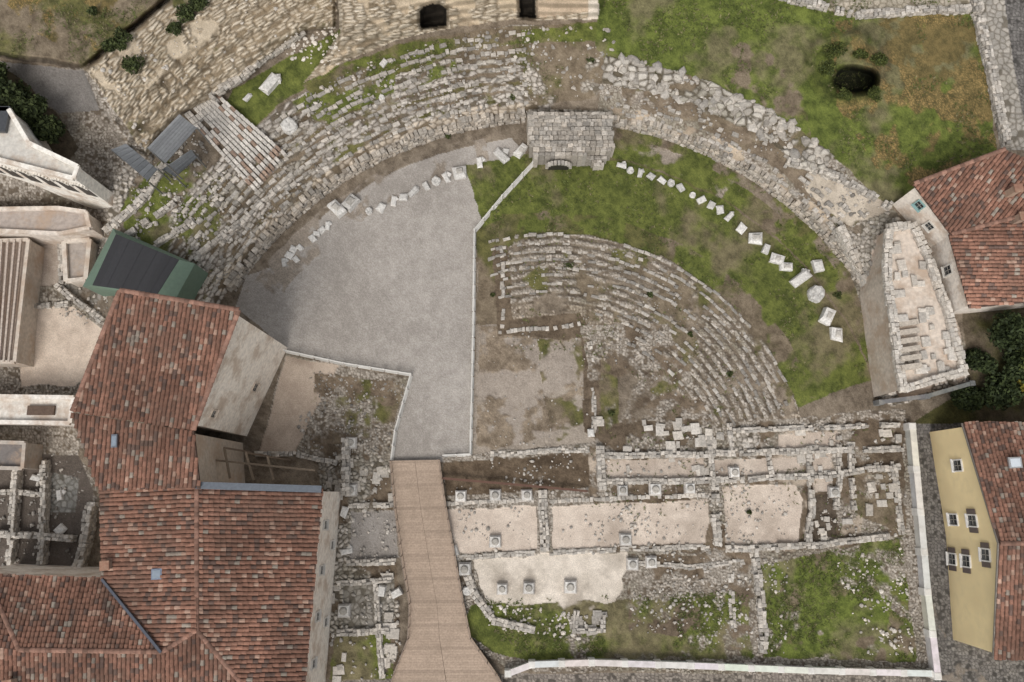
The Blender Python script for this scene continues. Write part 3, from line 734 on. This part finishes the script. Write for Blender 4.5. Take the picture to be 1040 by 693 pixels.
z0=float(zat(160,255));mb=MB()
Ov=[W3(a,b,z0+1.6) for a,b in O];Iv=[W3(a,b,z0+2.5) for a,b in I]
mb.add([tuple(v) for v in Ov]+[tuple(v) for v in Iv]+[(v.x,v.y,0) for v in Ov],[(i,(i+1)%4,4+(i+1)%4,4+i) for i in range(4)]+[(i,(i+1)%4,8+(i+1)%4,8+i) for i in range(4)],(.13,.20,.15));mb.obj('green_skirts',m_paint,e)
mb=MB()
for i in range(9):
    a=i/9;b=(i+.985)/9
    q=[Iv[0].lerp(Iv[1],a),Iv[0].lerp(Iv[1],b),Iv[3].lerp(Iv[2],b),Iv[3].lerp(Iv[2],a)]
    up=Vector((0,0,.05+.015*(i%2)));v=random.uniform(.9,1.1)
    mb.add([tuple(p+up) for p in q],[(0,1,2,3)],(.028*v,.028*v,.032*v))
mb.add([tuple(v) for v in Iv],[(0,1,2,3)],(.03,.03,.03));mb.obj('felt_roof',m_paint,e)
e=MB();Q=[(188,118),(223,98),(293,158),(259,196)];n=14;k=11
for i in range(n):
    for j in range(k):
        if random.random()<.06: continue
        u=(i+.5)/n;v=(j+.5)/k
        a=(Q[0][0]*(1-u)+Q[3][0]*u)*(1-v)+(Q[1][0]*(1-u)+Q[2][0]*u)*v;b=(Q[0][1]*(1-u)+Q[3][1]*u)*(1-v)+(Q[1][1]*(1-u)+Q[2][1]*u)*v
        z=float(zat(a,b));p=W3(a,b,z);w=random.random();c=(.6,.56,.51) if w<.84 else (.36,.26,.20)
        vv=random.uniform(.8,1.15)
        block(e,p.x,p.y,z,.69,.33,.5+.03*j,math.atan2(-78,71),[x*vv for x in c],.04,.1)
e.obj('restored_seating_block',m_stone)
e=empty('steel_canopy')
for q,dz,c in(([(113,152),(128,146),(160,172),(150,184)],2.5,(.2,.21,.22)),([(150,150),(182,116),(200,130),(168,166)],3,(.25,.255,.26)),([(165,172),(194,152),(200,160),(178,180)],2,(.14,.15,.16))):
    z=float(zat(*q[0]))+dz;V=[W3(a,b,z+.3*(i%2)) for i,(a,b) in enumerate(q)];mb=MB();m=8
    for i in range(m):
        a=i/m;b=(i+.94)/m;r=[V[0].lerp(V[3],a),V[0].lerp(V[3],b),V[1].lerp(V[2],b),V[1].lerp(V[2],a)]
        k=random.uniform(.8,1.2);mb.add([tuple(x) for x in r]+[(x.x,x.y,x.z-.08) for x in r],[(0,1,2,3),(0,1,5,4),(1,2,6,5),(2,3,7,6),(3,0,4,7)],[x*k for x in c])
    for v in V: box(mb,v.x,v.y,z-dz-.5,.12,.12,dz+.5,0,(.2,.2,.2))
    mb.obj('panels',m_metal,e)
# left-hand flat buildings
def flat(name,tp,zt,zb=-.5,c=(.7,.65,.58),wc=(.72,.66,.59),par=.4,strips=0,arch=None,topm=None):
    e=empty(name);V=[W3(a,b,zt) for a,b in tp];n=len(V);mb=MB()
    mb.add([tuple(v) for v in V]+[(v.x,v.y,zb) for v in V],[(i,(i+1)%n,n+(i+1)%n,n+i) for i in range(n)],wc);mb.obj('walls',m_plaster,e)
    mb=MB();mb.add([(v.x,v.y,zt-.15) for v in V],[tuple(range(n))],c);mb.obj('roof_terrace',topm or m_plaster,e)
    if par>0:
        mb=MB()
        for i in range(n): seg(mb,V[i],V[(i+1)%n],par,.35,-.1+i*.003,[x*1.05 for x in wc])
        mb.obj('parapet',m_plaster,e)
    if strips:
        mb=MB()
        for k in range(1,strips):
            t=k/strips;seg(mb,V[0].lerp(V[1],t),V[3].lerp(V[2],t),.18,.3,-.14+.03*k,(.5,.42,.36))
        mb.obj('stair_treads',m_stone,e)
    if arch:
        i,ws=arch;p0,p1=V[i],V[(i+1)%n];d=(p1-p0).normalized();nn=Vector((d.y,-d.x,0))
        cen=sum(V,Vector())/n
        if (cen-p0).dot(nn)>0: nn=-nn
        mb=MB();ms=MB();L=(p1-p0).length
        for s in np.linspace(.06,.94,ws):
            p=p0.lerp(p1,s);r=L/ws*.33
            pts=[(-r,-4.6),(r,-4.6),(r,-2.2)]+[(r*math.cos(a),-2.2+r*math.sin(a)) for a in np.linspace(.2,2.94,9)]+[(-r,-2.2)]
            mb.add([tuple(p+d*a+nn*.03+Vector((0,0,b))) for a,b in pts],[tuple(range(len(pts)))],(.06,.052,.045))  # dark flat faces on the wall paint the shade within each arch
            for a in np.linspace(0,math.pi,9):
                q=p+d*((r+.12)*math.cos(a))+nn*.08+Vector((0,0,-2.3+(r+.12)*math.sin(a)));box(ms,q.x,q.y,q.z,.24,.2,.22,math.atan2(d.y,d.x),(.66,.62,.56))
        mb.obj('arch_shade_panels',m_paint,e);ms.obj('arch_surrounds',m_stone,e)
    return e,V
e,V=flat('arcaded_house',[(-60,112),(10,112),(30,146),(80,170),(76,182),(-60,148)],12.,.2,arch=(4,7),wc=(.82,.78,.71),c=(.6,.57,.52))
mb=MB();sl=[W3(a,b,12.25) for a,b in[(-60,108),(10,108),(5,134),(-60,130)]];mb.add([tuple(v) for v in sl]+[(v.x,v.y,11.9) for v in sl],[(0,1,2,3),(0,1,5,4),(1,2,6,5),(2,3,7,6),(3,0,4,7)],(.10,.105,.115));mb.obj('slate_roof',m_metal,e)
flat('terraced_house',[(-60,214),(60,212),(88,216),(92,232),(62,238),(-60,232)],5.,-.3,c=(.42,.36,.32),wc=(.66,.59,.52))
flat('stepped_annex',[(-30,246),(30,244),(16,368),(-30,368)],3.6,-.3,c=(.5,.41,.34),wc=(.55,.48,.41),par=.35,strips=9)
flat('ruin_outbuilding',[(66,246),(92,244),(88,284),(68,286)],3.,-.3,c=(.4,.35,.31),wc=(.6,.54,.47),par=.45)
e,V=flat('pale_terrace_house',[(-60,402),(76,404),(72,430),(-60,428)],4.,-.5,c=(.72,.68,.62),wc=(.78,.73,.67))
mb=MB();p=W3(42,417,4);box(mb,p.x,p.y,3.9,2.6,.9,.25,0,(.12,.08,.06));mb.obj('roof_hatch',m_wood,e)
flat('courtyard_outbuilding',[(-60,448),(26,450),(24,476),(-60,474)],3.,-.4,c=(.2,.18,.17),wc=(.45,.4,.35),par=.35)
# beige masonry block at right
PT=[(903,232),(926,230),(942,262),(962,322),(978,378),(916,396),(908,340),(900,285)]
flat('ruined_masonry_block',PT,6.,-.3,c=(.66,.57,.485),wc=(.60,.52,.44),par=0)
rwall(PT+[PT[0]],.75,.7,.45,.66,'masonry_block_parapet',.45,True,6.)
mb=MB();slabs([(906,240),(924,238),(960,330),(972,375),(920,388),(912,340)],34,.5,1.3,.42,.66,.35,5.95)
for k in range(6):
    a,b=W3(912,330+k*9,5.9),W3(932,327+k*9,5.9);seg(mb,a,b,.5,.25+.12*k,0,(.5,.44,.37))
mb.obj('masonry_block_slabs',m_stone)
def tree(px,py,name,R,Ht,n=2600,cols=((.02,.035,.012),(.06,.09,.025)),lobes=7,ls=.22,flat=1.):
    z=float(zat(px,py));b=W3(px,py,z);mb=MB()
    def tube(p,q,r0,r1):
        d=(q-p).normalized();s=d.orthogonal().normalized();t=d.cross(s);vs=[]
        for o,r in((p,r0),(q,r1)):
            for k in range(7): a=k*6.283/7;vs.append(tuple(o+s*r*math.cos(a)+t*r*math.sin(a)))
        mb.add(vs,[(k,(k+1)%7,7+(k+1)%7,7+k) for k in range(7)],(.09,.07,.05))
    top=b+Vector((0,0,Ht*.6));tube(b-Vector((0,0,.3)),top,R*.09+.05,R*.05+.02)
    Lb=[]
    for i in range(lobes):
        a=i*2.4+random.random();rr=R*random.uniform(.25,.65);c=b+Vector((math.cos(a)*rr,math.sin(a)*rr,Ht*random.uniform(.45,.8)));Lb.append((c,R*random.uniform(.35,.6)))
        tube(top-Vector((0,0,Ht*.25)),c,R*.04+.02,.02)
    Lb.append((b+Vector((0,0,Ht*.8)),R*.5))
    for i in range(n):
        c,r=random.choice(Lb);d=Vector(rng.normal(size=3)).normalized()*r*random.uniform(.55,1.12)
        p=c+Vector((d.x,d.y,d.z*.8*flat));s=Vector(rng.normal(size=3)).normalized();t=s.cross(Vector(rng.normal(size=3))).normalized();l=ls*random.uniform(.5,1.3)
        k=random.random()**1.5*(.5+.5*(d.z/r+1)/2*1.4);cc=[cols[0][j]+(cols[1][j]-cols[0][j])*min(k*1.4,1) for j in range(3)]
        mb.add([tuple(p-s*l),tuple(p+t*l*.6),tuple(p+s*l),tuple(p-t*l*.6)],[(0,1,2,3)],cc)
    mb.obj(name,m_leaf)
for x,y,r,h in((8,95,1.8,4),(28,112,2.0,4.5),(48,128,2.,4.2),(64,143,1.6,3.5)): tree(x,y,'dark_evergreen_tree',r,h,2200,((.025,.035,.015),(.07,.09,.03)))
for x,y,r in((192,18,1.1),(205,8,.9),(180,32,.8),(127,44,1.0),(115,50,.8),(138,70,1.1),(98,15,.5)): tree(x,y,'shrub',r,1.0,700,((.03,.04,.015),(.075,.095,.03)),5,.15)
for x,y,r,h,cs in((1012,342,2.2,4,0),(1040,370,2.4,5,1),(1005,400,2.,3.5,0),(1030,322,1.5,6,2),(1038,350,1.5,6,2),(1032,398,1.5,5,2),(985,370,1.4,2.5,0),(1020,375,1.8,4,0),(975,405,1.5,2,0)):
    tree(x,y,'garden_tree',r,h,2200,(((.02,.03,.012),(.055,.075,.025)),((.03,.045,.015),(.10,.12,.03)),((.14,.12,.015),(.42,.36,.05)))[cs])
for x,y,r in((846,52,1.3),(838,72,1.1),(892,64,.9),(885,98,.9),(856,99,.8),(872,58,.8)): tree(x,y,'weed_bush',r,.8,900,((.04,.055,.015),(.11,.13,.03)),6,.11,.5)
for x,y,r in((577,270,.5),(600,62,.5),(455,140,.4),(520,100,.5),(660,300,.4),(850,300,.5),(620,420,.4),(500,300,.3),(760,520,.3),(578,118,.5),(548,130,.4),(930,300,.4),(700,340,.35),(740,380,.35)): tree(x,y,'weed_clump',r,.4,220,((.04,.055,.02),(.1,.115,.035)),3,.1,.6)
mb=MB()
def tufts(poly,n,dry=.2):
    xs=[p[0] for p in poly];ys=[p[1] for p in poly];x=rng.uniform(min(xs),max(xs),n*3);y=rng.uniform(min(ys),max(ys),n*3)
    k=inpoly(x,y,poly)&(fbm(x,y,20,3,800)>.48)&(fbm(x,y,60,5,260,.6)<.58);x=x[k][:n];y=y[k][:n];z=zat(x,y)+.05;X_,Y_=W(x,y,z)
    for a,b,c in zip(X_,Y_,z):
        v=random.uniform(.55,1.25);cc=(.115*v,.14*v,.036*v) if random.random()>dry else (.22*v,.19*v,.10*v)
        vs=[];fs=[]
        for j in range(4):
            t=random.random()*6.28;l=random.uniform(.12,.3);dx,dy=math.cos(t),math.sin(t)
            vs+= [(a-dy*.03,b+dx*.03,c),(a+dy*.03,b-dx*.03,c),(a+dx*l,b+dy*l,c+.1+random.random()*.12)];fs.append((3*j,3*j+1,3*j+2))
        mb.add(vs,fs,cc)
tufts(sec(268,346,22,103),3000);tufts([(612,0),(990,0),(1010,150),(905,210),(800,140),(622,66)],4000);tufts([(480,610),(765,600),(765,668),(520,665)],1500);tufts([(770,575),(915,545),(930,670),(775,668)],2000);tufts([(308,84),(400,47),(612,22),(625,70),(600,100),(540,105),(530,60),(380,80)],1500,.4);tufts(sec(345,384,22,80),1500,.35);tufts([(0,0),(160,0),(85,65),(0,55)],800,.5);tufts(sec(400,478,92,150),1800,.5);tufts(sec(150,266,20,103),1300,.55);tufts([(600,440),(915,430),(920,560),(600,560)],400,.5)
mb.obj('grass_tufts',m_leaf)
mb=MB();mb.add([(-3000,-3000,-1),(3000,-3000,-1),(3000,3000,-1),(-3000,3000,-1)],[(0,1,2,3)],(.11,.11,.06));mb.obj('far_ground',m_ground)
# light
wd=bpy.data.worlds.new('World');bpy.context.scene.world=wd;wd.use_nodes=True;nt=wd.node_tree
sk=nt.nodes.new('ShaderNodeTexSky');sk.sky_type='NISHITA';sk.sun_disc=False;sk.sun_elevation=math.radians(52);sk.sun_rotation=math.radians(195);sk.dust_density=3
hs=nt.nodes.new('ShaderNodeHueSaturation');hs.inputs['Saturation'].default_value=.15;nt.links.new(sk.outputs[0],hs.inputs['Color'])
nt.links.new(hs.outputs[0],nt.nodes['Background'].inputs[0]);nt.nodes['Background'].inputs[1].default_value=.14
sd=bpy.data.lights.new('sun','SUN');sd.energy=1.5;sd.angle=math.radians(28);sd.color=(1,.94,.86)
so=bpy.data.objects.new('sun',sd);bpy.context.collection.objects.link(so)
el=math.radians(52);az=math.radians(195)
dirv=Vector((math.sin(az)*math.cos(el),math.cos(az)*math.cos(el),math.sin(el)))
so.rotation_euler=dirv.to_track_quat('Z','Y').to_euler()
cam=bpy.data.cameras.new('camera');co=bpy.data.objects.new('camera',cam);bpy.context.collection.objects.link(co)
cam.lens=F/1040*36;cam.sensor_width=36;cam.clip_end=6000;co.location=(0,0,H);co.rotation_euler=(TH,0,0)
sc=bpy.context.scene;sc.camera=co;sc.view_settings.view_transform='Standard';sc.view_settings.look='None';sc.view_settings.exposure=0
